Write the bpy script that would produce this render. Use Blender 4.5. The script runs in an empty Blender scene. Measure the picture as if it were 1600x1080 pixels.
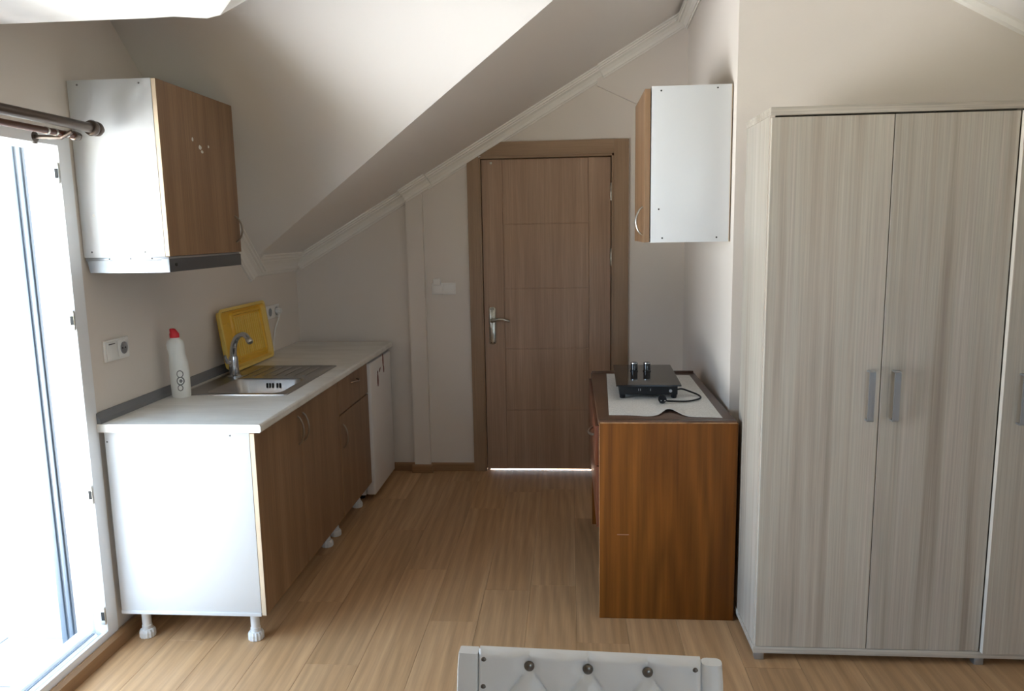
import bpy, bmesh, math, random
from mathutils import Vector, Matrix
random.seed(7)
S = bpy.context.scene
COL = S.collection

# ------------------------------------------------------------------ camera, sky, sun, exposure
cd = bpy.data.cameras.new('camera')
cd.sensor_fit = 'HORIZONTAL'; cd.sensor_width = 36.0
cd.lens = 1184.145 / 1600 * 36.0
cd.clip_start = 0.02
cam = bpy.data.objects.new('camera', cd); COL.objects.link(cam)
Yc = Vector((90, -180, 1184.145)).normalized()          # world +Y seen from the camera (x right, y down, z forward)
Zc = -Vector((140, 7860, 1184.145)).normalized()        # world +Z
Xc = Yc.cross(Zc)
Rr = Matrix((Xc, Yc, Zc))                               # camera axes -> world
right = Rr @ Vector((1, 0, 0)); up = Rr @ Vector((0, -1, 0)); back = Rr @ Vector((0, 0, -1))
m3 = Matrix((right, up, back)).transposed()
cam.matrix_world = Matrix.Translation((0, 0, 1.55)) @ m3.to_4x4()
S.camera = cam

w = bpy.data.worlds.new('sky'); S.world = w; w.use_nodes = True
bg = w.node_tree.nodes['Background']
bg.inputs[0].default_value = (0.58, 0.78, 1.0, 1); bg.inputs[1].default_value = 5.4
sd = bpy.data.lights.new('sun', 'SUN'); sd.energy = 75.0; sd.angle = 0.01; sd.color = (1, 0.985, 0.96)
sun = bpy.data.objects.new('sun', sd); COL.objects.link(sun)
sun.rotation_euler = Vector((-0.10, -0.35, -0.93)).to_track_quat('-Z', 'Y').to_euler()
def portal(name, loc, rot, sx, sy):
    l = bpy.data.lights.new(name, 'AREA'); l.shape = 'RECTANGLE'; l.size = sx; l.size_y = sy
    l.cycles.is_portal = True
    o = bpy.data.objects.new(name, l); COL.objects.link(o); o.location = loc; o.rotation_euler = rot
portal('balcony_opening_portal', (-1.97, 1.905, 0.97), (0, -math.pi / 2, 0), 1.92, 1.42)
portal('rear_window_portal', (1.3, -2.76, 1.425), (math.pi / 2, 0, math.pi), 1.4, 1.05)
S.view_settings.view_transform = 'Standard'; S.view_settings.look = 'None'
S.view_settings.gamma = 1.0; S.view_settings.use_curve_mapping = False
S.view_settings.exposure = 0.6
try:
    S.cycles.use_denoising = True
    S.cycles.diffuse_bounces = 8; S.cycles.max_bounces = 12
    S.cycles.sample_clamp_indirect = 0.0
    S.cycles.use_guiding = True
except Exception: pass

# ------------------------------------------------------------------ materials
def nodes(name):
    m = bpy.data.materials.new(name); m.use_nodes = True
    nt = m.node_tree; return m, nt, nt.nodes['Principled BSDF']
def plain(name, col, rough=0.5, metal=0.0, bump=0.0, bscale=60, var=0.0, vscale=4, spec=0.5, coat=0.0):
    m, nt, b = nodes(name)
    b.inputs['Base Color'].default_value = (*col, 1); b.inputs['Roughness'].default_value = rough
    b.inputs['Metallic'].default_value = metal; b.inputs['Specular IOR Level'].default_value = spec
    b.inputs['Coat Weight'].default_value = coat
    tc = nt.nodes.new('ShaderNodeTexCoord')
    if var > 0:
        n = nt.nodes.new('ShaderNodeTexNoise'); n.inputs['Scale'].default_value = vscale; n.inputs['Detail'].default_value = 4
        nt.links.new(tc.outputs['Object'], n.inputs['Vector'])
        r = nt.nodes.new('ShaderNodeMapRange'); r.inputs[1].default_value = 0.3; r.inputs[2].default_value = 0.7
        r.inputs[3].default_value = 1 - var; r.inputs[4].default_value = 1 + var
        nt.links.new(n.outputs['Fac'], r.inputs[0])
        mx = nt.nodes.new('ShaderNodeVectorMath'); mx.operation = 'SCALE'; mx.inputs[0].default_value = col
        nt.links.new(r.outputs[0], mx.inputs['Scale']); nt.links.new(mx.outputs[0], b.inputs['Base Color'])
    if bump > 0:
        n2 = nt.nodes.new('ShaderNodeTexNoise'); n2.inputs['Scale'].default_value = bscale; n2.inputs['Detail'].default_value = 3
        nt.links.new(tc.outputs['Object'], n2.inputs['Vector'])
        bp = nt.nodes.new('ShaderNodeBump'); bp.inputs['Strength'].default_value = bump; bp.inputs['Distance'].default_value = 0.004
        nt.links.new(n2.outputs['Fac'], bp.inputs['Height']); nt.links.new(bp.outputs[0], b.inputs['Normal'])
    return m
def wood(name, cols, axis='z', scale=14, stretch=0.06, rough=0.45, fine=0.35, coat=0.0, rand=False, figure=0.0, bump=0.08, spec=0.5):
    """cols: list of (pos, rgb) for the broad bands; fine = strength of the hairline grain; grain runs along axis."""
    m, nt, b = nodes(name); L = nt.links.new
    tc = nt.nodes.new('ShaderNodeTexCoord'); src = tc.outputs['Object']
    if rand:
        oi = nt.nodes.new('ShaderNodeObjectInfo'); sc = nt.nodes.new('ShaderNodeVectorMath'); sc.operation = 'SCALE'
        sc.inputs[0].default_value = (13.1, 37.7, 7.3); L(oi.outputs['Random'], sc.inputs['Scale'])
        ad = nt.nodes.new('ShaderNodeVectorMath'); L(src, ad.inputs[0]); L(sc.outputs[0], ad.inputs[1]); src = ad.outputs[0]
    def mapped(k, st):
        mp = nt.nodes.new('ShaderNodeMapping'); s = [k, k, k]; s['xyz'.index(axis)] = k * st
        mp.inputs['Scale'].default_value = s; L(src, mp.inputs['Vector']); return mp.outputs[0]
    n1 = nt.nodes.new('ShaderNodeTexNoise'); n1.inputs['Scale'].default_value = 1; n1.inputs['Detail'].default_value = 5
    n1.inputs['Distortion'].default_value = 0.3 + figure
    L(mapped(scale, stretch), n1.inputs['Vector'])
    cr = nt.nodes.new('ShaderNodeValToRGB'); e = cr.color_ramp.elements
    while len(e) < len(cols): e.new(0.5)
    for i, (p, c) in enumerate(cols): e[i].position = p; e[i].color = (*c, 1)
    L(n1.outputs['Fac'], cr.inputs[0])
    n2 = nt.nodes.new('ShaderNodeTexNoise'); n2.inputs['Scale'].default_value = 1; n2.inputs['Detail'].default_value = 6
    n2.inputs['Roughness'].default_value = 0.7
    L(mapped(scale * 9, stretch * 0.45), n2.inputs['Vector'])
    mr = nt.nodes.new('ShaderNodeMapRange'); mr.inputs[1].default_value = 0.3; mr.inputs[2].default_value = 0.7
    mr.inputs[3].default_value = 1 - fine; mr.inputs[4].default_value = 1 + fine * 0.7
    L(n2.outputs['Fac'], mr.inputs[0])
    fac = mr.outputs[0]
    if rand:
        r2 = nt.nodes.new('ShaderNodeMapRange'); r2.inputs[3].default_value = 0.93; r2.inputs[4].default_value = 1.07
        L(oi.outputs['Random'], r2.inputs[0])
        mu = nt.nodes.new('ShaderNodeMath'); mu.operation = 'MULTIPLY'; L(fac, mu.inputs[0]); L(r2.outputs[0], mu.inputs[1]); fac = mu.outputs[0]
    if figure > 0:
        wv = nt.nodes.new('ShaderNodeTexWave'); wv.wave_type = 'RINGS'; wv.rings_direction = 'Y' if axis == 'z' else 'Z'
        wv.inputs['Scale'].default_value = 1.6; wv.inputs['Distortion'].default_value = 6; wv.inputs['Detail'].default_value = 3
        wv.inputs['Detail Scale'].default_value = 1.2
        L(mapped(scale * 0.5, stretch * 2.2), wv.inputs['Vector'])
        r3 = nt.nodes.new('ShaderNodeMapRange'); r3.inputs[3].default_value = 1 - 0.22 * figure; r3.inputs[4].default_value = 1 + 0.12 * figure
        L(wv.outputs['Fac'], r3.inputs[0])
        mu = nt.nodes.new('ShaderNodeMath'); mu.operation = 'MULTIPLY'; L(fac, mu.inputs[0]); L(r3.outputs[0], mu.inputs[1]); fac = mu.outputs[0]
    vs = nt.nodes.new('ShaderNodeVectorMath'); vs.operation = 'SCALE'; L(cr.outputs[0], vs.inputs[0]); L(fac, vs.inputs['Scale'])
    L(vs.outputs[0], b.inputs['Base Color'])
    b.inputs['Specular IOR Level'].default_value = spec
    b.inputs['Roughness'].default_value = rough; b.inputs['Coat Weight'].default_value = coat; b.inputs['Coat Roughness'].default_value = 0.25
    bp = nt.nodes.new('ShaderNodeBump'); bp.inputs['Strength'].default_value = bump; bp.inputs['Distance'].default_value = 0.002
    L(n2.outputs['Fac'], bp.inputs['Height']); L(bp.outputs[0], b.inputs['Normal'])
    return m

M = {}
M['wall'] = plain('cream_wall_paint', (0.705, 0.65, 0.592), 0.75, bump=0.06, bscale=90, var=0.015, vscale=2)
M['ceil'] = plain('white_ceiling_paint', (0.775, 0.745, 0.715), 0.8, bump=0.06, bscale=60)
M['mould'] = plain('white_plaster_moulding', (0.80, 0.77, 0.72), 0.6)
M['floor'] = wood('oak_laminate', [(0.3, (0.42, 0.250, 0.125)), (0.52, (0.485, 0.298, 0.158)), (0.72, (0.55, 0.352, 0.195))], 'y', 9, 0.06, 0.40, 0.17, rand=True, figure=0.45, bump=0.03, spec=0.3)
M['joint'] = plain('dark_floor_joint', (0.10, 0.06, 0.03), 0.8)
M['basebrd'] = wood('baseboard_wood', [(0.3, (0.24, 0.13, 0.06)), (0.7, (0.33, 0.19, 0.09))], 'y', 10, 0.08, 0.45, 0.15)
M['basebrdx'] = wood('baseboard_wood_across', [(0.3, (0.24, 0.13, 0.06)), (0.7, (0.33, 0.19, 0.09))], 'x', 10, 0.08, 0.45, 0.15)
M['walnut'] = wood('walnut_laminate', [(0.25, (0.175, 0.098, 0.052)), (0.5, (0.25, 0.145, 0.077)), (0.75, (0.33, 0.205, 0.115))], 'z', 13, 0.05, 0.42, 0.22, bump=0.04)
M['edge'] = plain('beige_edge_banding', (0.62, 0.50, 0.36), 0.5)
M['white'] = plain('white_melamine', (0.655, 0.675, 0.695), 0.35)
M['doorw'] = wood('grey_oak_door', [(0.25, (0.315, 0.198, 0.128)), (0.5, (0.382, 0.248, 0.165)), (0.75, (0.44, 0.298, 0.203))], 'z', 16, 0.04, 0.5, 0.22, bump=0.06)
M['casing'] = wood('oak_door_casing', [(0.25, (0.27, 0.17, 0.10)), (0.75, (0.355, 0.235, 0.145))], 'z', 14, 0.05, 0.45, 0.18)
M['casingx'] = wood('oak_door_casing_across', [(0.25, (0.27, 0.17, 0.10)), (0.75, (0.355, 0.235, 0.145))], 'x', 14, 0.05, 0.45, 0.18)
M['ward'] = wood('grey_ash_laminate', [(0.30, (0.375, 0.32, 0.265)), (0.43, (0.49, 0.435, 0.37)), (0.52, (0.535, 0.50, 0.435)), (0.60, (0.52, 0.465, 0.405)), (0.72, (0.63, 0.59, 0.53))], 'z', 19, 0.022, 0.45, 0.20, bump=0.04, rand=True)
M['wardx'] = wood('grey_ash_laminate_across', [(0.28, (0.40, 0.345, 0.285)), (0.72, (0.62, 0.575, 0.51))], 'x', 17, 0.035, 0.45, 0.30, bump=0.05)
M['wedge'] = plain('pale_wardrobe_edge', (0.70, 0.64, 0.58), 0.45)
M['desk'] = wood('brown_veneer', [(0.25, (0.150, 0.048, 0.007)), (0.5, (0.192, 0.065, 0.009)), (0.75, (0.228, 0.082, 0.013))], 'z', 7, 0.06, 0.5, 0.26, coat=0.0, figure=0.8, bump=0.03, spec=0.22)
M['desktop'] = wood('dark_brown_desk_top', [(0.25, (0.085, 0.040, 0.022)), (0.75, (0.125, 0.062, 0.036))], 'y', 9, 0.07, 0.32, 0.2, coat=0.3)
M['deskfront'] = wood('red_brown_drawer_front', [(0.25, (0.105, 0.03, 0.015)), (0.75, (0.15, 0.045, 0.02))], 'z', 9, 0.07, 0.32, 0.2, coat=0.3)
M['worn'] = plain('worn_pale_edge', (0.42, 0.24, 0.12), 0.6, var=0.5, vscale=30)
M['scratch'] = plain('faint_scratch', (0.27, 0.13, 0.07), 0.6)
M['counter'] = wood('pale_marbled_worktop', [(0.3, (0.60, 0.585, 0.545)), (0.55, (0.70, 0.69, 0.655)), (0.8, (0.76, 0.75, 0.72))], 'x', 10, 0.25, 0.32, 0.08, bump=0.0)
M['pvc'] = plain('white_pvc', (0.82, 0.84, 0.86), 0.35)
M['gasket'] = plain('grey_gasket', (0.17, 0.19, 0.22), 0.6)
M['rail'] = plain('grey_shutter_rail', (0.20, 0.24, 0.29), 0.5, metal=0.0)
M['steel'] = plain('brushed_steel', (0.40, 0.40, 0.40), 0.3, metal=1.0, bump=0.03, bscale=200)
M['chrome'] = plain('chrome', (0.62, 0.64, 0.67), 0.12, metal=1.0)
M['nickel'] = plain('satin_nickel', (0.55, 0.54, 0.50), 0.28, metal=1.0)
M['aged'] = plain('aged_nickel', (0.48, 0.46, 0.40), 0.3, metal=1.0, var=0.25, vscale=50)
M['alu'] = plain('grey_aluminium', (0.42, 0.44, 0.47), 0.35, metal=0.8)
M['hoodgrey'] = plain('grey_hood_paint', (0.36, 0.39, 0.43), 0.4, metal=0.3)
M['hooddark'] = plain('dark_hood_strip', (0.075, 0.075, 0.08), 0.4)
M['strip'] = plain('grey_seal_strip', (0.18, 0.185, 0.20), 0.45)
M['black'] = plain('black_plastic', (0.008, 0.008, 0.009), 0.5, spec=0.3)
M['handle'] = plain('dull_bronze_nickel', (0.30, 0.25, 0.20), 0.35, metal=0.9)
M['glassblk'] = plain('black_hob_glass', (0.012, 0.011, 0.012), 0.06, spec=0.6)
M['dark'] = plain('dark_hole', (0.01, 0.01, 0.01), 0.8)
M['yellow'] = plain('yellow_plastic', (0.78, 0.46, 0.035), 0.4)
M['yellow2'] = plain('pale_yellow_plastic', (0.80, 0.58, 0.14), 0.4)
M['red'] = plain('red_plastic', (0.62, 0.015, 0.03), 0.35)
M['bottle'] = plain('white_bottle_plastic', (0.72, 0.73, 0.70), 0.35)
M['print'] = plain('grey_print', (0.12, 0.12, 0.12), 0.5)
M['cloth'] = plain('speckled_cloth', (0.76, 0.75, 0.72), 0.9, var=0.12, vscale=160, bump=0.3, bscale=220)
M['leather'] = plain('white_leatherette', (0.80, 0.80, 0.80), 0.38, bump=0.03, bscale=300)
M['button'] = plain('dark_metal_button', (0.20, 0.18, 0.16), 0.3, metal=0.9)
M['rod'] = plain('brown_metal_rod', (0.10, 0.075, 0.06), 0.28, metal=0.6)
M['rodwood'] = plain('dark_brown_inner_rod', (0.10, 0.035, 0.018), 0.4)
M['sock'] = plain('white_socket_plastic', (0.78, 0.77, 0.74), 0.35)
M['fridge'] = plain('white_fridge_enamel', (0.74, 0.73, 0.72), 0.35)
M['magnet'] = plain('brown_red_print', (0.16, 0.035, 0.025), 0.5)
M['plastic'] = plain('white_leg_plastic', (0.72, 0.73, 0.74), 0.4)
M['render'] = plain('white_exterior_render', (0.80, 0.79, 0.77), 0.9, bump=0.2, bscale=30)
M['tile'] = plain('pale_balcony_tile', (0.37, 0.385, 0.40), 0.4)
M['lightscreen'] = plain('brown_light_screen', (0.16, 0.10, 0.06), 0.7)  # for the added light-blocking screen on the balcony
M['bounceroof'] = plain('pale_bounce_surface', (0.76, 0.765, 0.76), 0.9, var=0.04, vscale=2)  # for the added slope that reflects sun into the room
M['ground'] = plain('dry_grass_ground', (0.20, 0.19, 0.13), 0.95, var=0.3, vscale=0.2)
M['roof'] = plain('tan_roof_tile', (0.30, 0.22, 0.16), 0.8)

# ------------------------------------------------------------------ mesh helpers
class MB:
    def __init__(s): s.bm = bmesh.new()
    def _merge(s, t):
        me = bpy.data.meshes.new('t'); t.to_mesh(me); t.free(); s.bm.from_mesh(me); bpy.data.meshes.remove(me)
    def box(s, x0, x1, y0, y1, z0, z1, bev=0.0, seg=2, rot=None, piv=None):
        t = bmesh.new(); bmesh.ops.create_cube(t, size=1)
        for v in t.verts: v.co = ((x0 + x1) / 2 + v.co.x * (x1 - x0), (y0 + y1) / 2 + v.co.y * (y1 - y0), (z0 + z1) / 2 + v.co.z * (z1 - z0))
        if bev > 0: bmesh.ops.bevel(t, geom=t.edges[:], offset=bev, segments=seg, affect='EDGES', profile=0.5)
        if rot: bmesh.ops.rotate(t, verts=t.verts, cent=piv or ((x0 + x1) / 2, (y0 + y1) / 2, (z0 + z1) / 2), matrix=rot)
        s._merge(t); return s
    def extr(s, prof, P0, P1, u, v, n0=None, n1=None):
        """profile (a,b) -> P + a*u + b*v swept from P0 to P1; n0 / n1: mitre plane normals."""
        P0, P1, u, v = Vector(P0), Vector(P1), Vector(u), Vector(v); d = P1 - P0
        def end(P, n, q):
            if n is None: return q
            n = Vector(n); return q - d * ((q - P).dot(n) / d.dot(n))
        A = [s.bm.verts.new(end(P0, n0, P0 + u * a + v * b)) for a, b in prof]
        B = [s.bm.verts.new(end(P1, n1, P1 + u * a + v * b)) for a, b in prof]
        k = len(prof)
        for i in range(k): s.bm.faces.new((A[i], A[(i + 1) % k], B[(i + 1) % k], B[i]))
        s.bm.faces.new(A[::-1]); s.bm.faces.new(B); return s
    def prism(s, pts, off):
        off = Vector(off); A = [s.bm.verts.new(Vector(p)) for p in pts]; B = [s.bm.verts.new(Vector(p) + off) for p in pts]; k = len(pts)
        for i in range(k): s.bm.faces.new((A[i], A[(i + 1) % k], B[(i + 1) % k], B[i]))
        s.bm.faces.new(A[::-1]); s.bm.faces.new(B); return s
    def loft(s, loops, cap0=True, cap1=True, closed=True):
        R = [[s.bm.verts.new(Vector(p)) for p in L] for L in loops]; k = len(loops[0])
        for a, b in zip(R, R[1:]):
            for i in range(k if closed else k - 1): s.bm.faces.new((a[i], a[(i + 1) % k], b[(i + 1) % k], b[i]))
        if cap0: s.bm.faces.new(R[0][::-1])
        if cap1: s.bm.faces.new(R[-1])
        return s
    def tube(s, path, r, n=10, flat=None):
        path = [Vector(p) for p in path]; loops = []; T = (path[1] - path[0]).normalized()
        a = Vector((0, 0, 1)) if abs(T.z) < 0.9 else Vector((1, 0, 0)); N = (a - T * a.dot(T)).normalized()
        for i, p in enumerate(path):
            if i == 0: T = path[1] - path[0]
            elif i == len(path) - 1: T = path[-1] - path[-2]
            else: T = path[i + 1] - path[i - 1]
            T.normalize(); N = (N - T * N.dot(T)).normalized(); Bv = T.cross(N)
            rr = r[i] if isinstance(r, (list, tuple)) else r
            loops.append([p + N * math.cos(2 * math.pi * j / n) * rr * (flat or 1) + Bv * math.sin(2 * math.pi * j / n) * rr for j in range(n)])
        return s.loft(loops)
    def lathe(s, prof, c, axis='z', n=24):
        """prof: (radius, height) along axis."""
        c = Vector(c); ax = {'x': (1, 2, 0), 'y': (0, 2, 1), 'z': (0, 1, 2)}[axis[-1]]; sg = -1 if axis[0] == '-' else 1; loops = []
        for r, h in prof:
            L = []
            for j in range(n):
                q = [0, 0, 0]; q[ax[0]] = max(r, 1e-4) * math.cos(2 * math.pi * j / n); q[ax[1]] = max(r, 1e-4) * math.sin(2 * math.pi * j / n); q[ax[2]] = h * sg
                L.append(c + Vector(q))
            loops.append(L)
        return s.loft(loops)
    def build(s, name, mat, parent=None, smooth=None, kind=None):
        bmesh.ops.recalc_face_normals(s.bm, faces=s.bm.faces)
        if parent is not None:
            L = wloc(parent); R = wrot(parent)
            if R: bmesh.ops.rotate(s.bm, verts=s.bm.verts, cent=L, matrix=Matrix.Rotation(-R, 3, 'Z'))
            bmesh.ops.translate(s.bm, verts=s.bm.verts, vec=-L)
        me = bpy.data.meshes.new(name); s.bm.to_mesh(me); s.bm.free()
        me.materials.append(mat)
        if smooth is not None:
            me.polygons.foreach_set('use_smooth', [True] * len(me.polygons))
            me.set_sharp_from_angle(angle=math.radians(smooth))
        o = bpy.data.objects.new(name, me); COL.objects.link(o)
        if parent is not None: o.parent = parent
        if kind: o['kind'] = kind
        return o
def wloc(o):
    v = Vector((0, 0, 0))
    while o is not None: v = v + Vector(o.location); o = o.parent
    return v
def wrot(o):
    r = 0
    while o is not None: r += o.rotation_euler.z; o = o.parent
    return 0 if abs(r) < 1e-9 else r
def thing(name, loc, label, cat, group=None):
    o = bpy.data.objects.new(name, None); COL.objects.link(o); o.location = loc; o.empty_display_size = 0.1
    o['label'] = label; o['category'] = cat
    if group: o['group'] = group
    return o
def struct(o, label=None, cat=None):
    o['kind'] = 'structure'
    if label: o['label'] = label
    if cat: o['category'] = cat
    return o
def box(name, mat, parent, *a, bev=0.0015, seg=2, smooth=35, **k):
    return MB().box(*a, bev=bev, seg=seg, **k).build(name, mat, parent, smooth=smooth if bev else None)
def rrect(x0, x1, y0, y1, r, n=5):
    pts = []
    for cx, cy, a0 in ((x1 - r, y1 - r, 0), (x0 + r, y1 - r, 90), (x0 + r, y0 + r, 180), (x1 - r, y0 + r, 270)):
        for i in range(n + 1):
            a = math.radians(a0 + 90 * i / n); pts.append((cx + r * math.cos(a), cy + r * math.sin(a)))
    return pts
def bow(p0, p1, out, n=14):
    p0, p1, out = Vector(p0), Vector(p1), Vector(out)
    return [p0.lerp(p1, i / n) + out * math.sin(math.pi * i / n) ** 0.6 for i in range(n + 1)]

# ------------------------------------------------------------------ the room
XL, YB, YN = -1.755, 4.77, 3.08      # left wall, back wall, wall behind the wardrobe
XR, YR = 3.1, -2.6                   # right wall, wall behind the camera
XN0, XN1 = 0.645, 0.705              # recess side wall: near and far end
K1, K2 = 0.869, 0.577
z1 = lambda y: 1.397 + K1 * (4.07 - y)           # roof slope rising towards the camera
z2 = lambda x: 1.400 + K2 * (x + 1.76)           # roof slope rising to the right
RX = 0.66; RZ = z2(RX)                           # ridge
z3 = lambda x: RZ - 0.52 * (x - RX)
yv = lambda x: 4.07 - (z2(x) - 1.397) / K1        # fold between the two slopes
y_cap = 4.07 - (RZ - 1.397) / K1

fl = MB().box(XL - 0.2, XR + 0.2, YR - 0.2, 6.4, -0.12, -0.009).build('floor', M['joint']); struct(fl, 'oak laminate floor running towards the wooden door', 'floor')
PW = 0.198; base_pl = {}
def plank(x0, x1, y0, y1):
    key = (round(x1 - x0, 3), round(y1 - y0, 3))
    if key not in base_pl:
        b = MB().box(0, x1 - x0 - 0.0008, 0, y1 - y0 - 0.0008, -0.009, 0, bev=0.0004, seg=1); o = b.build('plank', M['floor'], None); base_pl[key] = o.data
    else: o = bpy.data.objects.new('plank', base_pl[key]); COL.objects.link(o)
    o.location = (x0, y0, 0); o.parent = fl
x = -0.378 - PW * 7; i = 0
while x < XR:
    xa, xb = max(x, XL), min(x + PW, XR)
    y = 3.105 - 1.26 * ((i * 0.37) % 1.0) - 1.26 * 4 if i != 7 else 3.105 - 1.26 * 4
    while y < YB + 0.02:
        ya, yb = max(y, YR), min(y + 1.26, YB + 0.02)
        if yb - ya > 0.02 and yb > -0.6: plank(xa, xb, ya, yb)
        y += 1.26
    x += PW; i += 1

# left wall with the balcony opening
DY0, DY1, DZ = 1.2, 2.612, 1.92
wl = MB()
T = (-0.2, 0, 0)
wl.prism([(XL, DY1, -0.1), (XL, YB, -0.1), (XL, YB, 1.43), (XL, 4.07, 1.43), (XL, y_cap, RZ), (XL, DY1, RZ)] if y_cap > DY1 else
         [(XL, DY1, -0.1), (XL, YB, -0.1), (XL, YB, 1.43), (XL, 4.07, 1.43), (XL, DY1, z1(DY1) + 0.03)], T)
wl.prism([(XL, DY0, DZ), (XL, DY1, DZ), (XL, DY1, RZ), (XL, DY0, RZ)], T)
wl.prism([(XL, YR, -0.1), (XL, DY0, -0.1), (XL, DY0, RZ), (XL, YR, RZ)], T)
struct(wl.build('wall_left', M['wall']), 'cream painted wall along the kitchen counter', 'wall')
# back wall with door opening
OX0, OX1, OZ = -0.585, 0.30, 2.035
wb = MB()
Tb = (0, 0.16, 0)
wb.prism([(XL - 0.2, YB, -0.1), (OX0, YB, -0.1), (OX0, YB, z2(OX0) + 0.05), (XL - 0.2, YB, z2(XL - 0.2) + 0.05)], Tb)
wb.prism([(OX1, YB, -0.1), (XN1 + 0.1, YB, -0.1), (XN1 + 0.1, YB, RZ + 0.05), (OX1, YB, z2(OX1) + 0.05)], Tb)
wb.prism([(OX0, YB, OZ), (OX1, YB, OZ), (OX1, YB, z2(OX1) + 0.05), (OX0, YB, z2(OX0) + 0.05)], Tb)
wbo = struct(wb.build('wall_back', M['wall']), 'cream painted end wall around the wooden door', 'wall')
PX0, PX1, PD = -1.018, -0.915, 0.045
MB().prism([(PX0, YB, 0), (PX1, YB, 0), (PX1, YB, z2(PX1) + 0.02), (PX0, YB, z2(PX0) + 0.02)], (0, -PD, 0)).build('pilaster', M['wall'], wbo)
MB().prism([(0.17, YB, 2.405), (XN1, YB, 2.15), (XN1, YB, RZ), (0.17, YB, z2(0.17) + 0.02)], (0, -0.022, 0)).build('plaster_layer', M['wall'], wbo)
# recess side wall and the wall behind the wardrobe
wr = MB().prism([(XN0 + 0.0036, YN + 0.10, -0.1), (XN1, YB + 0.02, -0.1), (XN1 + 0.2, YB + 0.02, -0.1), (XN0 + 0.25, YN + 0.10, -0.1)], (0, 0, RZ + 0.2))
struct(wr.build('wall_recess', M['wall']), 'cream painted side wall of the recess beside the brown desk', 'wall')
wf = MB().prism([(XN0, YN, -0.1), (XR + 0.1, YN, -0.1), (XR + 0.1, YN, z3(XR + 0.1)), (RX, YN, RZ), (XN0, YN, RZ)], (0.0036, 0.10, 0))
struct(wf.build('wall_wardrobe', M['wall']), 'cream painted wall behind the tall wardrobe', 'wall')
struct(MB().box(XR, XR + 0.15, YR - 0.1, YN + 0.1, -0.1, RZ).build('wall_right', M['wall']), 'cream painted right side wall of the room', 'wall')
RW = (0.6, 2.0, 0.9, 1.95)                    # window in the wall behind the viewpoint
wre = MB()
wre.box(XL - 0.2, RW[0], YR - 0.15, YR, -0.1, RZ + 0.2); wre.box(RW[1], XR + 0.15, YR - 0.15, YR, -0.1, RZ + 0.2)
wre.box(RW[0], RW[1], YR - 0.15, YR, -0.1, RW[2]); wre.box(RW[0], RW[1], YR - 0.15, YR, RW[3], RZ + 0.2)
w1 = thing('window_1', ((RW[0] + RW[1]) / 2, YR - 0.07, RW[2]), 'white framed window in the wall behind the viewpoint', 'window'); w1['kind'] = 'structure'
for a in (RW[0], (RW[0] + RW[1]) / 2 - 0.03, RW[1] - 0.06): box('frame_bar', M['pvc'], w1, a, a + 0.06, YR - 0.10, YR - 0.04, RW[2], RW[3], bev=0.002)
for a in (RW[2], RW[3] - 0.06): box('frame_bar', M['pvc'], w1, RW[0] + 0.06, RW[1] - 0.06, YR - 0.10, YR - 0.04, a, a + 0.06, bev=0.002)
struct(wre.build('wall_rear', M['wall']), 'cream painted wall behind the viewpoint', 'wall')

# ceiling: two slopes to the left of the ridge, one to the right, a flat strip by the balcony and its sloping flank
ce = MB()
x0 = XL - 0.25; up3 = (0, 0, 0.12)
ce.prism([(x0, YB + 0.16, z2(x0)), (x0, yv(x0), z2(x0)), (RX, yv(RX), RZ), (RX, YB + 0.16, RZ)], up3)
ceo = ce.build('ceiling', M['ceil']); struct(ceo, 'sloping attic ceiling meeting in a fold above the kitchen', 'ceiling')
MB().prism([(x0, yv(x0), z2(x0)), (x0, y_cap, RZ), (RX, y_cap, RZ)], up3).build('roof_slope', M['ceil'], ceo)
MB().prism([(RX, YR - 0.1, RZ), (RX, YB + 0.16, RZ), (XR + 0.2, YB + 0.16, z3(XR + 0.2)), (XR + 0.2, YR - 0.1, z3(XR + 0.2))], up3).build('roof_slope', M['ceil'], ceo)
MB().prism([(x0, YR - 0.1, RZ), (RX, YR - 0.1, RZ), (RX, y_cap, RZ), (x0, y_cap, RZ)], up3).build('flat_ceiling', M['ceil'], ceo)
ys = 2.2; zs = 2.172
sof = MB()
rough = [(-1.03, ys + 0.012, zs - 0.004), (-1.09, ys + 0.004, zs + 0.006), (-1.12, ys - 0.004, zs), (-1.2, ys + 0.002, zs)]
sof.prism([(XL - 0.05, YR, zs), (-0.40, YR, zs), (-0.86, 2.02, zs), (-0.985, ys, zs)] + rough + [(XL - 0.05, ys, zs)], (0, 0, 0.05))
sof.build('soffit', M['ceil'], ceo)
MB().prism([(-0.985, ys, zs), (-0.86, 2.02, zs), (-0.40, YR, zs), (0.62, YR, RZ), (0.4, 1.9, RZ), (0.35, ys, RZ)], (0, 0, 0.05)).build('soffit_flank', M['ceil'], ceo)

# crown mouldings
prof = [(0, 0), (0.080, 0), (0.080, 0.011), (0.072, 0.013), (0.070, 0.020), (0.056, 0.023), (0.038, 0.036), (0.028, 0.052), (0.022, 0.052), (0.020, 0.064), (0.010, 0.066), (0.008, 0.076), (0, 0.076)]
dl = Vector((1, 0, K2)).normalized(); ub = Vector((dl.z, 0, -dl.x)); vb = Vector((0, -1, 0))
def bp(xx, dy=0): return (xx, YB - dy, z2(xx))
segs = [(XL, PX0, 0), (PX0, PX1, PD), (PX1, 0.17, 0), (0.17, XN1 - 0.01, 0.022)]
t2 = MB()
for a, b_, dy in segs: t2.extr(prof, bp(a - (0.03 if dy == PD else 0), dy), bp(b_ + (0.03 if dy == PD else 0), dy), ub, vb)
struct(t2.build('trim_1', M['mould']), 'white crown moulding rising along the end wall above the door', 'moulding')
nm = (Vector((0, -1, 0)) + Vector((0, 1, -K1)).normalized() * -1)
d3 = Vector((0, -1, K1)).normalized()
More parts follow.
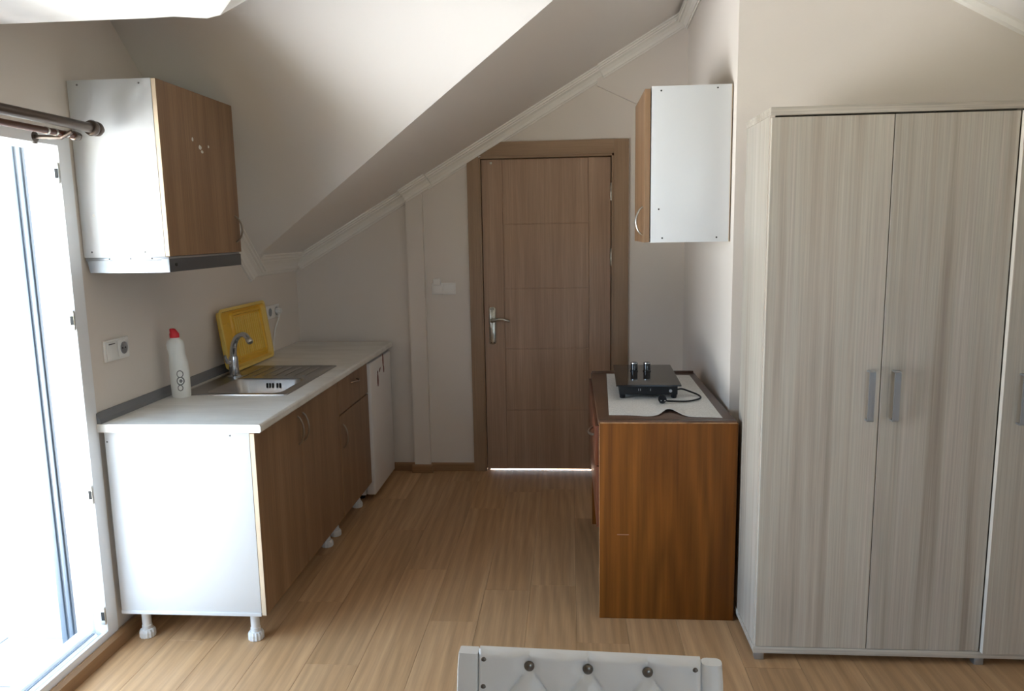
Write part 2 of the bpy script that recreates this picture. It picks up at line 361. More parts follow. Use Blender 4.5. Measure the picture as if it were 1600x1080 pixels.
struct(MB().extr(prof, (XL, YB, z2(XL)), (XL, 4.07, z2(XL)), (0, 0, -1), (1, 0, K2)).build('trim_2', M['mould']), 'white crown moulding running level at the low corner of left wall', 'moulding')
struct(MB().extr(prof, (XL, 4.11, z1(4.11)), (XL, 3.30, z1(3.30)), (0, -d3.z, -(-d3.y)), (1, 0, 0)).build('trim_3', M['mould']), 'white crown moulding climbing the left wall towards the wall cabinet', 'moulding')
wdir = Vector((XN1 - XN0, YB - YN, 0)).normalized(); wn = Vector((-wdir.y, wdir.x, 0))
struct(MB().extr(prof, (XN1, YB, z2(XN1 - 0.05)), (XN0, YN, z2(XN0)), (0, 0, -1), wn + Vector((0, 0, -K2))).build('trim_4', M['mould']), 'white crown moulding along the top of the recess side wall', 'moulding')
dr = Vector((1, 0, -0.52)).normalized()
struct(MB().extr([(0, 0), (0.03, 0), (0.026, 0.02), (0.01, 0.03), (0, 0.03)], (RX, YN, RZ), (XR, YN, z3(XR)), (dr.z, 0, -dr.x), (0, -1, 0)).build('trim_5', M['mould']), 'thin white moulding descending above the wardrobe', 'moulding')

# baseboards
bprof = [(0, 0), (0, 0.052), (0.006, 0.056), (0.010, 0.056), (0.016, 0.046), (0.016, 0)]
struct(MB().extr([(b * 1.9, a) for b, a in bprof], (XL, YR, 0), (XL, YB, 0), (1, 0, 0), (0, 0, 1)).build('baseboard_left', M['basebrd']), 'brown baseboard along the left wall and balcony threshold', 'baseboard')
bb = MB()
for a, b_, dy in ((XL, PX0, 0), (PX0 - 0.016, PX1 + 0.016, PD), (PX1, -0.631, 0)): bb.extr(bprof, (a, YB - dy, 0), (b_, YB - dy, 0), (0, -1, 0), (0, 0, 1))
struct(bb.build('baseboard_back', M['basebrdx']), 'brown baseboard at the foot of the end wall', 'baseboard')
struct(MB().extr(bprof, (XN0 + 0.05, YN, 0), (XR, YN, 0), (0, -1, 0), (0, 0, 1)).build('baseboard_wardrobe', M['basebrdx']), 'brown baseboard behind the wardrobe', 'baseboard')

# ------------------------------------------------------------------ interior wooden door
LXa, LXb = -0.530, 0.240
d1 = thing('door_1', (-0.143, YB, 0), 'grey-brown wooden interior door with four grooved panels in end wall', 'door'); d1['kind'] = 'structure'
MB().prism([(-0.631, YB - 0.016, 0), (-0.558, YB - 0.016, 0), (-0.558, YB - 0.016, 2.01), (-0.631, YB - 0.016, 2.01)], (0, 0.02, 0)).build('casing', M['casing'], d1)
box('casing', M['casing'], d1, 0.272, 0.362, YB - 0.016, YB + 0.004, 0, 2.093, bev=0.003)
MB().prism([(-0.631, YB - 0.0155, 2.01), (0.272, YB - 0.0155, 2.01), (0.272, YB - 0.0155, 2.093), (-0.631, YB - 0.0155, 2.093)], (0, 0.019, 0)).build('casing', M['casingx'], d1)
box('jamb', M['casing'], d1, OX0, -0.548, YB - 0.008, YB + 0.16, 0, 2.02, bev=0.002)
box('jamb', M['casing'], d1, 0.258, OX1, YB - 0.008, YB + 0.16, 0, 2.02, bev=0.002)
for a in ((OX0, LXa), (LXb, OX1)): box('stop', M['casing'], d1, a[0] + 0.001, a[1], YB + 0.052, YB + 0.15, 0, 2.0, bev=0)
box('stop', M['casingx'], d1, OX0 + 0.001, OX1 - 0.001, YB + 0.052, YB + 0.15, 1.975, 2.0, bev=0)
box('jamb', M['casingx'], d1, OX0, OX1, YB - 0.008, YB + 0.16, 1.995, OZ, bev=0.002)
# leaf: core plus proud fields separated by V-grooves
LX0, LX1, LY = -0.544, 0.253, YB + 0.006
leaf = MB().box(LX0, LX1, LY + 0.004, LY + 0.044, 0.011, 1.99, bev=0.001, seg=1).build('leaf', M['doorw'], d1)
gx = [LX0, -0.413, 0.117, LX1]; gz = [0.011, 0.407, 0.807, 1.193, 1.594, 1.99]; g = 0.002
for i, (a, b_) in enumerate(((gx[0], gx[1]), (gx[2], gx[3]))):
    MB().box(a + (g if i else 0), b_ - (0 if i else g), LY, LY + 0.006, 0.011, 1.99, bev=0.0015, seg=1).build('stile', M['doorw'], leaf)
for a, b_ in zip(gz, gz[1:]):
    MB().box(gx[1] + g * 0.3, gx[2] - g * 0.3, LY, LY + 0.006, a + g, b_ - g, bev=0.0015, seg=1).build('panel', M['doorw'], leaf)
hd = MB().loft([[(px, LY - 0.001, pz) for px, pz in rrect(-0.515, -0.472, 0.838, 1.077, 0.015)], [(px, LY - 0.006, pz) for px, pz in rrect(-0.515, -0.472, 0.838, 1.077, 0.015)],
                [(px, LY - 0.010, pz) for px, pz in rrect(-0.510, -0.477, 0.843, 1.072, 0.012)]]).build('handle_plate', M['aged'], leaf, smooth=40)
d1h = MB().tube([(-0.493, LY - 0.008, 0.992), (-0.493, LY - 0.045, 0.992), (-0.487, LY - 0.052, 0.994), (-0.45, LY - 0.054, 1.004), (-0.42, LY - 0.054, 1.002), (-0.395, LY - 0.052, 0.994), (-0.38, LY - 0.050, 0.992)], [0.009, 0.009, 0.010, 0.009, 0.009, 0.008, 0.006], 10)
d1h.lathe([(0.016, 0), (0.016, 0.008), (0.010, 0.012)], (-0.493, LY - 0.010, 0.992), '-y', 16)
d1h.build('lever', M['aged'], leaf, smooth=50)
MB().lathe([(0.008, 0), (0.008, 0.004), (0.003, 0.004)], (-0.493, LY - 0.010, 0.905), '-y', 14).build('key_cylinder', M['nickel'], leaf, smooth=40)
sc = MB()
for px, pz in ((-0.502, 1.064), (-0.485, 1.064), (-0.502, 0.850), (-0.485, 0.850)): sc.lathe([(0.0035, 0), (0.0025, 0.001)], (px, LY - 0.010, pz), '-y', 8)
sc.build('plate_screws', M['dark'], leaf)
for z in (1.78, 1.38, 0.25):
    MB().tube([(0.256, LY - 0.006, z - 0.055), (0.256, LY - 0.006, z - 0.05), (0.256, LY - 0.006, z + 0.05), (0.256, LY - 0.006, z + 0.055)], [0.004, 0.007, 0.007, 0.004], 10).build('hinge', M['aged'], d1, smooth=40)
box('door_stop_hook', M['aged'], leaf, -0.49, -0.475, LY - 0.012, LY, 1.962, 1.975, bev=0.002)

# ------------------------------------------------------------------ balcony door frame and balcony
d2 = thing('door_2', (XL, (DY0 + DY1) / 2, 0), 'white plastic balcony door frame standing open on left wall', 'door frame'); d2['kind'] = 'structure'
XF = XL + 0.006
def jamb(yi, yo, sgn):
    # plan outline: room face, sash rebate with steps, outer face
    q = [(XF, yo), (XF, yi), (XF - 0.012, yi - sgn * 0.004), (XF - 0.022, yi - sgn * 0.004), (XF - 0.030, yi + sgn * 0.014), (XF - 0.060, yi + sgn * 0.014), (XF - 0.064, yi + sgn * 0.006),
         (XF - 0.072, yi + sgn * 0.006), (XF - 0.078, yi + sgn * 0.002), (XF - 0.120, yi - sgn * 0.004), (XF - 0.120, yo)]
    return MB().prism([(a, b_, 0) for a, b_ in q], (0, 0, DZ))
jamb(2.549, DY1, 1).build('jamb', M['pvc'], d2)
jamb(DY0 + 0.063, DY0, -1).build('jamb', M['pvc'], d2)
def across(pts, name, mat): return MB().prism([(a, DY0 + 0.0625, b_) for a, b_ in pts], (0, 2.5495 - DY0 - 0.0625, 0)).build(name, mat, d2)
zi = 1.868
across([(XF, DZ), (XF, zi), (XF - 0.012, zi - 0.004), (XF - 0.022, zi - 0.004), (XF - 0.030, zi + 0.014), (XF - 0.06, zi + 0.014), (XF - 0.064, zi + 0.006), (XF - 0.12, zi - 0.004), (XF - 0.12, DZ)], 'head', M['pvc'])
zt = 0.082
across([(XF, -0.02), (XF, zt), (XF - 0.008, zt + 0.004), (XF - 0.014, zt), (XF - 0.02, zt - 0.012), (XF - 0.028, zt - 0.012), (XF - 0.03, zt - 0.018), (XF - 0.046, zt - 0.018), (XF - 0.048, zt - 0.012), (XF - 0.06, zt - 0.012), (XF - 0.066, zt), (XF - 0.12, zt - 0.006), (XF - 0.12, -0.02)], 'threshold', M['pvc'])
for dx, z in ((-0.024, zt - 0.010), (-0.056, zt - 0.0105)):
    box('threshold_track', M['rail'], d2, XF + dx - 0.004, XF + dx + 0.004, DY0 + 0.07, 2.545, z - 0.004, z + 0.003, bev=0.001)
for dx, wd, mt in ((-0.126, 0.012, 'gasket'), (-0.141, 0.014, 'rail'), (-0.154, 0.012, 'gasket'), (-0.170, 0.020, 'rail')):
    box('shutter_rail' if mt == 'rail' else 'rail_gasket', M[mt], d2, XF + dx - wd / 2, XF + dx + wd / 2, 2.540 if mt == 'rail' else 2.546, DY1, 0.0, DZ - 0.03, bev=0.001)
MB().prism([(XF - 0.026, 2.5555, 0.09), (XF - 0.030, 2.5625, 0.09), (XF - 0.026, 2.5645, 0.09)], (0, 0, zi - 0.1)).build('rail_gasket', M['gasket'], d2)
for z in (1.775, 1.265, 0.62, 0.145):
    pl = MB().box(XF - 0.021, XF - 0.001, 2.541, 2.546, z - 0.035, z + 0.035, bev=0.0015, seg=1).build('strike_plate', M['nickel'], d2)
    MB().box(XF - 0.015, XF - 0.004, 2.5395, 2.5412, z - 0.016, z + 0.016).build('slot', M['dark'], pl)
# balcony outside
bf = MB().box(-3.4, XL - 0.2, 0.05, 2.95, -0.16, -0.062).build('balcony_floor', M['tile']); struct(bf, 'pale tiled balcony floor outside the open door', 'floor')
tme = None
for ix in range(4):
    for iy in range(8):
        if tme is None:
            o = MB().box(0, 0.328, 0, 0.328, -0.062, -0.05, bev=0.001, seg=1).build('floor_tile', M['tile'], bf); tme = o.data
        else: o = bpy.data.objects.new('floor_tile', tme); COL.objects.link(o); o.parent = bf
        o.location = (XL - 0.2 - 0.333 * (ix + 1), 2.72 - 0.333 * (iy + 1), 0)
struct(MB().box(-2.34, XL - 0.2, 2.73, 2.93, -0.1, 2.6).build('wall_balcony', M['render']), 'sunlit white rendered wall at the end of the balcony', 'wall')
struct(MB().lathe([(160, -6.4), (160, -6)], (0, 0, 0), 'z', 48).build('ground', M['ground']), 'dull green and tan ground far below the balcony', 'ground')
struct(MB().box(-2.45, XL - 0.2, 0.60, 0.68, -0.06, 2.05).build('added_light_screen', M['lightscreen']), 'unseen brown screen added beside the balcony to block sky light', 'screen')  # out of view, added to keep oblique sky light off the cabinet panels
fr = MB().box(-2.2, 2.4, -3.4, 2.8, -0.2, 0.0)
bmesh.ops.transform(fr.bm, matrix=Matrix.Translation((-9.0, -2.3, -1.4)) @ Matrix.Rotation(math.radians(29), 4, 'Z') @ Matrix.Rotation(math.radians(30), 4, 'Y'), verts=fr.bm.verts)
struct(fr.build('added_bounce_roof', M['bounceroof']), 'unseen white slope added below the balcony to bounce sunlight indoors', 'roof')  # invented reflector, tilted and sized to send sun through the balcony door
ro = thing('neighbour_roof', (-3.05, 4.2, -0.3), 'tan tiled roof seen past the balcony wall', 'roof')
for k in range(5):
    MB().box(-3.7, -2.62, 4.0 + k * 0.12, 4.16 + k * 0.12, -0.02 + k * 0.09, 0.03 + k * 0.09, rot=Matrix.Rotation(math.radians(30), 3, 'X')).build('roof_course', M['roof'], ro)
box('eaves', M['render'], ro, -3.7, -2.6, 3.9, 4.6, -0.3, -0.08, bev=0.01)

# ------------------------------------------------------------------ wall cabinet above the counter
def handle_bow(p0, p1, out, r, mat, parent, name='handle'):
    return MB().tube(bow(p0, p1, out), r, 10).build(name, mat, parent, smooth=50)
def screws(pts, axis, parent, r=0.0035, mat='dark'):
    for p in pts: MB().lathe([(r, 0), (r, 0.0008), (r * 0.4, 0.001)], p, axis, 10).build('screw_cap', M[mat], parent)
UX0, UX1, UD, UY0, UY1, UZ0, UZ1 = XL + 0.003, -1.447, -1.429, 2.635, 3.237, 1.482, 2.099
c1 = thing('wall_cabinet', ((UX0 + UX1) / 2, (UY0 + UY1) / 2, UZ0), 'white wall cabinet with walnut door above the sink counter', 'cabinet')
box('side_panel', M['white'], c1, UX0, UX1, UY0, UY0 + 0.018, UZ0, UZ1, bev=0.001)
box('side_panel', M['white'], c1, UX0, UX1, UY1 - 0.018, UY1, UZ0, UZ1, bev=0.001)
box('top_panel', M['white'], c1, UX0, UX1, UY0 + 0.018, UY1 - 0.018, UZ1 - 0.018, UZ1, bev=0.001)
box('bottom_panel', M['white'], c1, UX0, UX1, UY0 + 0.018, UY1 - 0.018, UZ0, UZ0 + 0.018, bev=0.001)
box('back_panel', M['white'], c1, UX0, UX0 + 0.004, UY0 + 0.018, UY1 - 0.018, UZ0 + 0.018, UZ1 - 0.018, bev=0)
dr_ = box('door', M['walnut'], c1, UX1 + 0.001, UD, UY0 + 0.001, UY1 - 0.002, UZ0 + 0.001, UZ1 - 0.001, bev=0.0008, seg=1)
box('edge_band', M['edge'], dr_, UX1 + 0.002, UD - 0.0015, UY0, UY0 + 0.002, UZ0 + 0.002, UZ1 - 0.002, bev=0)
handle_bow((UD, UY1 - 0.045, 1.525), (UD, UY1 - 0.045, 1.635), (0.03, 0, 0), 0.004, M['handle'], dr_)
def scuff(parent, cy, cz, ry, rz):
    pts = [(UD + 0.0002, cy + ry * (0.75 + 0.35 * random.random()) * math.cos(a), cz + rz * (0.75 + 0.35 * random.random()) * math.sin(a)) for a in [k * math.pi / 5 for k in range(10)]]
    MB().prism(pts, (0.0006, 0, 0)).build('paper_residue', M['bottle'], parent)
scuff(dr_, 2.869, 1.918, 0.008, 0.008); scuff(dr_, 2.925, 1.893, 0.012, 0.010); scuff(dr_, 2.94, 1.878, 0.010, 0.006); scuff(dr_, 2.996, 1.903, 0.006, 0.006)
screws([(-1.715, UY0, 2.083), (-1.49, UY0, 2.083), (-1.72, UY0, 1.502), (-1.52, UY0, 1.500)], '-y', c1, mat='print')
screws([(-1.70, UY0, 1.632), (-1.49, UY0, 1.628)], '-y', c1, r=0.005, mat='sock')

# ------------------------------------------------------------------ cooker hood
hx1 = -1.433
h1 = thing('range_hood', ((UX0 + hx1) / 2, (UY0 + UY1) / 2, 1.425), 'slim grey cooker hood under the left wall cabinet', 'range hood')
MB().prism([(XL + 0.012, UY0 + 0.002, 1.470), (XL + 0.020, UY0 + 0.002, 1.427), (hx1 - 0.028, UY0 + 0.002, 1.425), (hx1 - 0.028, UY0 + 0.002, 1.470)], (0, UY1 - UY0 - 0.004, 0)).build('hood_body', M['hoodgrey'], h1)
box('mounting_plate', M['alu'], h1, XL + 0.004, hx1 - 0.004, UY0 + 0.006, UY1 - 0.006, 1.470, 1.4815, bev=0.001)
fs = box('front_strip', M['hooddark'], h1, hx1 - 0.022, hx1, UY0 + 0.001, UY1 - 0.001, 1.426, 1.474, bev=0.002)
box('end_cap', M['hoodgrey'], h1, hx1 - 0.028, hx1 - 0.0005, UY0 - 0.0008, UY0 + 0.004, 1.4255, 1.4745, bev=0.001)
MB().lathe([(0.006, 0), (0.006, 0.004), (0.004, 0.005)], (hx1, UY0 + 0.045, 1.452), 'x', 14).build('switch_button', M['dark'], fs, smooth=40)
for k in range(9):
    MB().box(XL + 0.05, hx1 - 0.05, UY0 + 0.05 + k * 0.056, UY0 + 0.09 + k * 0.056, 1.4225, 1.4265, bev=0.0005, seg=1).build('filter_slat', M['alu'], h1)
screws([(-1.66, UY0 + 0.006, 1.476), (-1.58, UY0 + 0.006, 1.476), (-1.50, UY0 + 0.006, 1.476)], '-y', h1, r=0.003)

# ------------------------------------------------------------------ base cabinets
BX0, BX1, BF = -1.734, -1.178, -1.158
BZ0, BZ1 = 0.118, 0.838
def leg(parent, x, y, zt=BZ0):
    l = MB().lathe([(0.024, zt), (0.024, zt - 0.012), (0.017, zt - 0.014), (0.017, 0.05), (0.019, 0.048), (0.019, 0.032)], (x, y, 0), 'z', 18).build('leg', M['plastic'], parent, smooth=40)
    n = 28
    MB().loft([[(x + r * (1 + (0.05 if j % 2 else -0.03)) * math.cos(2 * math.pi * j / n), y + r * (1 + (0.05 if j % 2 else -0.03)) * math.sin(2 * math.pi * j / n), z) for j in range(n)] for r, z in ((0.026, 0.0), (0.029, 0.003), (0.029, 0.022), (0.025, 0.032), (0.020, 0.034))]).build('adjuster', M['plastic'], l)
def base_unit(y0, y1, label, back_legs=True):
    t = thing('base_cabinet', ((BX0 + BX1) / 2, (y0 + y1) / 2, 0), label, 'cabinet')
    for a, b_ in ((y0, y0 + 0.018), (y1 - 0.018, y1)): box('side_panel', M['white'], t, BX0, BX1, a, b_, BZ0, BZ1, bev=0.001)
    box('bottom_panel', M['white'], t, BX0, BX1, y0 + 0.018, y1 - 0.018, BZ0, BZ0 + 0.018, bev=0.001)
    box('back_panel', M['white'], t, BX0, BX0 + 0.004, y0 + 0.018, y1 - 0.018, BZ0 + 0.018, BZ1, bev=0)
    box('front_rail', M['white'], t, BX1 - 0.08, BX1, y0 + 0.018, y1 - 0.018, BZ1 - 0.018, BZ1, bev=0.001)
    for lx in (-1.226, -1.665):
        for ly in (y0 + 0.045, y1 - 0.09): leg(t, lx, ly)
    return t
YA, YM, YC = 2.62, 3.632, 4.18
b1 = base_unit(YA, YM - 0.001, 'white base cabinet with two walnut doors under the sink, nearest the balcony')
ymid = 3.092
for a, b_, hy in ((YA + 0.001, ymid - 0.0012, ymid - 0.032), (ymid + 0.0012, YM - 0.003, ymid + 0.032)):
    d = box('door', M['walnut'], b1, BX1 + 0.001, BF, a, b_, BZ0, BZ1 - 0.004, bev=0.0008, seg=1)
    handle_bow((BF, hy, 0.665), (BF, hy, 0.79), (0.026, 0, 0), 0.0038, M['handle'], d)
    if a < YA + 0.01: box('edge_band', M['edge'], d, BX1 + 0.002, BF - 0.0015, YA, YA + 0.002, BZ0 + 0.002, BZ1 - 0.006, bev=0)
screws([(-1.725, YA, 0.80), (-1.25, YA, 0.825)], '-y', b1, mat='print')
box('bottom_lip', M['white'], b1, BX0, BX1, YA - 0.003, YA + 0.002, BZ0 - 0.002, BZ0 + 0.012, bev=0.001)
b2 = base_unit(YM + 0.001, YC, 'walnut fronted base cabinet with one drawer, between sink cabinet and small fridge')
d = box('drawer', M['walnut'], b2, BX1 + 0.001, BF, YM + 0.004, YC - 0.002, 0.652, BZ1 - 0.004, bev=0.0008, seg=1)
handle_bow((BF, 3.86, 0.775), (BF, 3.96, 0.775), (0.028, 0, 0), 0.0038, M['handle'], d)
d = box('door', M['walnut'], b2, BX1 + 0.001, BF, YM + 0.004, YC - 0.002, BZ0, 0.645, bev=0.0008, seg=1)
handle_bow((BF, YM + 0.045, 0.47), (BF, YM + 0.045, 0.595), (0.026, 0, 0), 0.0038, M['handle'], d)

# ------------------------------------------------------------------ small fridge
fg = thing('mini_fridge', (-1.44, 4.435, 0), 'small white fridge under the far end of the counter', 'fridge')
FY0, FY1 = 4.19, 4.685
box('cabinet_body', M['fridge'], fg, -1.72, -1.20, FY0, FY1, 0.03, 0.83, bev=0.006)
fd = box('door', M['fridge'], fg, -1.195, -1.142, FY0, FY1, 0.035, 0.815, bev=0.008, seg=3)
box('top_trim', M['alu'], fg, -1.20, -1.150, FY0 + 0.02, FY1 - 0.02, 0.817, 0.832, bev=0.002)
for yy in (FY0 + 0.03, FY1 - 0.05): box('hinge_cap', M['dark'], fg, -1.19, -1.155, yy, yy + 0.03, 0.816, 0.838, bev=0.002)
for xx in (-1.66, -1.24):
    for yy in (FY0 + 0.05, FY1 - 0.05): MB().lathe([(0.02, 0), (0.02, 0.012), (0.012, 0.014), (0.012, 0.034)], (xx, yy, 0), 'z', 14).build('foot', M['black'], fg, smooth=40)
def fleck(cy, cz, ry, rz, rot=0):
    pts = []
    for k in range(14):
        a = 2 * math.pi * k / 14; p = ry * math.cos(a); q = rz * math.sin(a)
        pts.append((-1.1422, cy + p * math.cos(rot) - q * math.sin(rot), cz + p * math.sin(rot) + q * math.cos(rot)))
    MB().prism(pts, (0.0012, 0, 0)).build('printed_mark', M['magnet'], fd)
fleck(4.352, 0.69, 0.016, 0.040); fleck(4.352, 0.735, 0.009, 0.012); fleck(4.405, 0.743, 0.022, 0.007, 0.5); fleck(4.49, 0.785, 0.014, 0.040); fleck(4.50, 0.73, 0.010, 0.022)

# ------------------------------------------------------------------ worktop, sink, tap
CX0, CX1, CY0, CY1, CZ0, CZ1 = XL + 0.002, -1.125, 2.603, 4.70, 0.840, 0.871
SX0, SX1, SY0, SY1 = -1.70, -1.215, 3.10, 3.82          # sink plate
HX0, HX1, HY0, HY1 = -1.645, -1.255, 3.125, 3.50        # cut-out
wk = thing('worktop', ((CX0 + CX1) / 2, (CY0 + CY1) / 2, CZ0), 'pale marbled worktop along the left wall holding the sink', 'worktop')
wm = MB()
nos = [(CX1 - 0.02, CZ0), (CX1 - 0.004, CZ0), (CX1, CZ0 + 0.006), (CX1, CZ1 - 0.008), (CX1 - 0.003, CZ1 - 0.003), (CX1 - 0.008, CZ1), (CX1 - 0.02, CZ1)]
wm.box(CX0, HX0, CY0, CY1, CZ0, CZ1); wm.box(HX1, CX1 - 0.02, CY0, CY1, CZ0, CZ1)
wm.box(HX0, HX1, CY0, HY0, CZ0, CZ1); wm.box(HX0, HX1, HY1, CY1, CZ0, CZ1)
wm.prism([(a, CY0, b_) for a, b_ in nos], (0, CY1 - CY0, 0))
bmesh.ops.remove_doubles(wm.bm, verts=wm.bm.verts, dist=1e-5)
wm.build('slab', M['counter'], wk)
struct(MB().prism([(CX0, CY0 + 0.004, CZ1), (CX0 + 0.020, CY0 + 0.004, CZ1), (CX0 + 0.017, CY0 + 0.004, CZ1 + 0.016), (CX0 + 0.004, CY0 + 0.004, CZ1 + 0.040), (CX0, CY0 + 0.004, CZ1 + 0.040)], (0, 1.60, 0)).build('trim_6', M['strip']), 'grey sealing strip between the worktop and the left wall', 'trim')

sk = thing('kitchen_sink', ((SX0 + SX1) / 2, (SY0 + SY1) / 2, CZ1), 'stainless steel inset sink with drainer in the worktop', 'sink')
n = 5; zz = CZ1
def loop(x0, x1, y0, y1, r, z): return [(a, b_, z) for a, b_ in rrect(x0, x1, y0, y1, r, n)]
ba = (-1.60, -1.262, 3.14, 3.482)
smb = MB(); 
smb.loft([loop(SX0, SX1, SY0, SY1, 0.012, zz), loop(SX0 + 0.001, SX1 - 0.001, SY0 + 0.001, SY1 - 0.001, 0.012, zz + 0.004), loop(SX0 + 0.012, SX1 - 0.012, SY0 + 0.012, SY1 - 0.012, 0.012, zz + 0.004), loop(SX0 + 0.018, SX1 - 0.018, SY0 + 0.018, SY1 - 0.018, 0.012, zz + 0.0015),
          loop(ba[0], ba[1], ba[2], ba[3], 0.05, zz + 0.0015), loop(ba[0] + 0.006, ba[1] - 0.006, ba[2] + 0.006, ba[3] - 0.006, 0.05, zz - 0.006),
          loop(ba[0] + 0.018, ba[1] - 0.018, ba[2] + 0.018, ba[3] - 0.018, 0.05, zz - 0.12), loop(ba[0] + 0.045, ba[1] - 0.045, ba[2] + 0.045, ba[3] - 0.045, 0.04, zz - 0.145)], cap0=False)
smb.build('basin', M['steel'], sk, smooth=40)
for k in range(7):
    MB().box(-1.60 + k * 0.05, -1.585 + k * 0.05, 3.53, 3.77, zz + 0.0012, zz + 0.0045, bev=0.0012, seg=2).build('drainer_ridge', M['steel'], sk, smooth=60)
MB().lathe([(0.045, 0), (0.045, 0.003), (0.03, 0.004), (0.012, 0.001)], (-1.43, 3.31, zz - 0.145), 'z', 22).build('drain', M['chrome'], sk, smooth=40)
for k, xx in enumerate((-1.452, -1.438, -1.424, -1.402, -1.388)):
    MB().loft([[(px, 3.4725 - (zz - 0.004 - pz) * 0.09, pz) for px, pz in rrect(xx - 0.004, xx + 0.004, zz - 0.044, zz - 0.020, 0.0035, 3)], [(px, 3.470 - (zz - 0.004 - pz) * 0.09, pz) for px, pz in rrect(xx - 0.004, xx + 0.004, zz - 0.044, zz - 0.020, 0.0035, 3)]]).build('overflow_slot', M['dark'], sk)

FXp, FYp = -1.635, 3.525
tp = thing('sink_faucet', (FXp, FYp, zz + 0.0015), 'chrome mixer tap with curved spout behind the sink basin', 'faucet')
MB().lathe([(0.034, 0), (0.034, 0.006), (0.026, 0.010), (0.023, 0.012), (0.022, 0.085), (0.020, 0.10), (0.012, 0.106)], (FXp, FYp, zz + 0.0015), 'z', 24).build('tap_body', M['chrome'], tp, smooth=40)
arc = []
for k in range(17):
    t = k / 16; a = math.pi * 0.62 * t
    arc.append((FXp + 0.115 * (1 - math.cos(a)) / 1.37, FYp - 0.075 * (1 - math.cos(a)) / 1.37, zz + 0.09 + 0.125 * math.sin(a) ** 0.8 if a < math.pi / 2 else zz + 0.215 - 0.02 * ((a - math.pi / 2) / 0.377) ** 2))
MB().tube(arc, [0.017 - 0.005 * k / 16 for k in range(17)], 14).build('spout', M['chrome'], tp, smooth=60)
e0, e1 = Vector(arc[-2]), Vector(arc[-1]); dv = (e1 - e0).normalized()
MB().tube([e1 - dv * 0.004, e1, e1 + dv * 0.018, e1 + dv * 0.022], [0.013, 0.015, 0.015, 0.012], 16).build('aerator', M['nickel'], tp, smooth=40)
MB().tube([(FXp - 0.010, FYp - 0.016, zz + 0.075), (FXp - 0.016, FYp - 0.034, zz + 0.080), (FXp - 0.018, FYp - 0.045, zz + 0.10), (FXp - 0.018, FYp - 0.05, zz + 0.115)], [0.012, 0.010, 0.007, 0.006], 12).build('lever', M['chrome'], tp, smooth=60)

# ------------------------------------------------------------------ detergent bottle, yellow drainer tray
bx, by = -1.668, 3.075
bt = thing('cleaner_bottle', (bx, by, CZ1), 'white cleaner bottle with red cap beside the sink', 'bottle')
n = 28
def oval(rx, ry, z, ox=0): return [(bx + ox + rx * math.cos(2 * math.pi * j / n), by + ry * math.sin(2 * math.pi * j / n), CZ1 + z) for j in range(n)]
MB().loft([oval(0.036, 0.028, 0), oval(0.040, 0.031, 0.006), oval(0.041, 0.032, 0.05), oval(0.042, 0.032, 0.11), oval(0.040, 0.031, 0.15, -0.002), oval(0.034, 0.028, 0.185, -0.005), oval(0.037, 0.028, 0.21, -0.008), oval(0.038, 0.028, 0.228, -0.010), oval(0.033, 0.025, 0.243, -0.010), oval(0.020, 0.018, 0.254, -0.010), oval(0.015, 0.015, 0.262, -0.010)]).build('bottle_body', M['bottle'], bt, smooth=60)
MB().loft([oval(0.020, 0.018, 0.258, -0.010), oval(0.020, 0.018, 0.274, -0.010), oval(0.017, 0.015, 0.280, -0.011), oval(0.013, 0.012, 0.292, -0.016), oval(0.009, 0.010, 0.296, -0.018)]).build('cap', M['red'], bt, smooth=40)
for cx_, cz_, r0, r1 in ((0.016, 0.105, 0.013, 0.010), (0.016, 0.075, 0.015, 0.011), (0.018, 0.075, 0.006, 0.001), (0.014, 0.045, 0.011, 0.008)):
    def pr(r, k, off):
        a = 2 * math.pi * k / 20; px = cx_ + r * math.cos(a); pz = cz_ + r * 1.25 * math.sin(a)
        return (bx + px, by - 0.0322 * math.sqrt(max(0, 1 - (px / 0.0415) ** 2)) - off, CZ1 + pz)
    mb = MB()
    mb.loft([[pr(r0, k, 0.0001) for k in range(20)], [pr(r0, k, 0.0006) for k in range(20)], [pr(r1, k, 0.0006) for k in range(20)], [pr(r1, k, 0.0001) for k in range(20)]], cap0=False, cap1=False)
    mb.build('printed_emblem', M['print'], bt)

ty0, ty1, tz0, th = 3.56, 4.125, CZ1 + 0.006, 0.318
tr = thing('dish_drainer', (-1.70, (ty0 + ty1) / 2, tz0), 'yellow plastic dish drainer tray leaning upright against wall behind tap', 'dish drainer')
tilt = 0.04
def lean(y, h, off): return (-1.694 - tilt * h / th + off, y, tz0 + h)
def lrr(a, b_, c, d, r, off): return [lean(p, q, off) for p, q in rrect(a, b_, c, d, r, 4)]
MB().loft([lrr(ty0, ty1, 0, th, 0.03, 0.020), lrr(ty0, ty1, 0, th, 0.03, 0.024), lrr(ty0 + 0.014, ty1 - 0.014, 0.014, th - 0.014, 0.024, 0.024), lrr(ty0 + 0.022, ty1 - 0.022, 0.022, th - 0.022, 0.02, -0.002), lrr(ty0 + 0.020, ty1 - 0.020, 0.020, th - 0.020, 0.02, -0.005), lrr(ty0 + 0.008, ty1 - 0.008, 0.008, th - 0.008, 0.02, 0.019)], cap0=False, cap1=False).build('rim', M['yellow2'], tr, smooth=40)
MB().loft([lrr(ty0 + 0.018, ty1 - 0.018, 0.018, th - 0.018, 0.02, -0.004), lrr(ty0 + 0.018, ty1 - 0.018, 0.018, th - 0.018, 0.02, 0.0)]).build('tray_base', M['yellow'], tr)
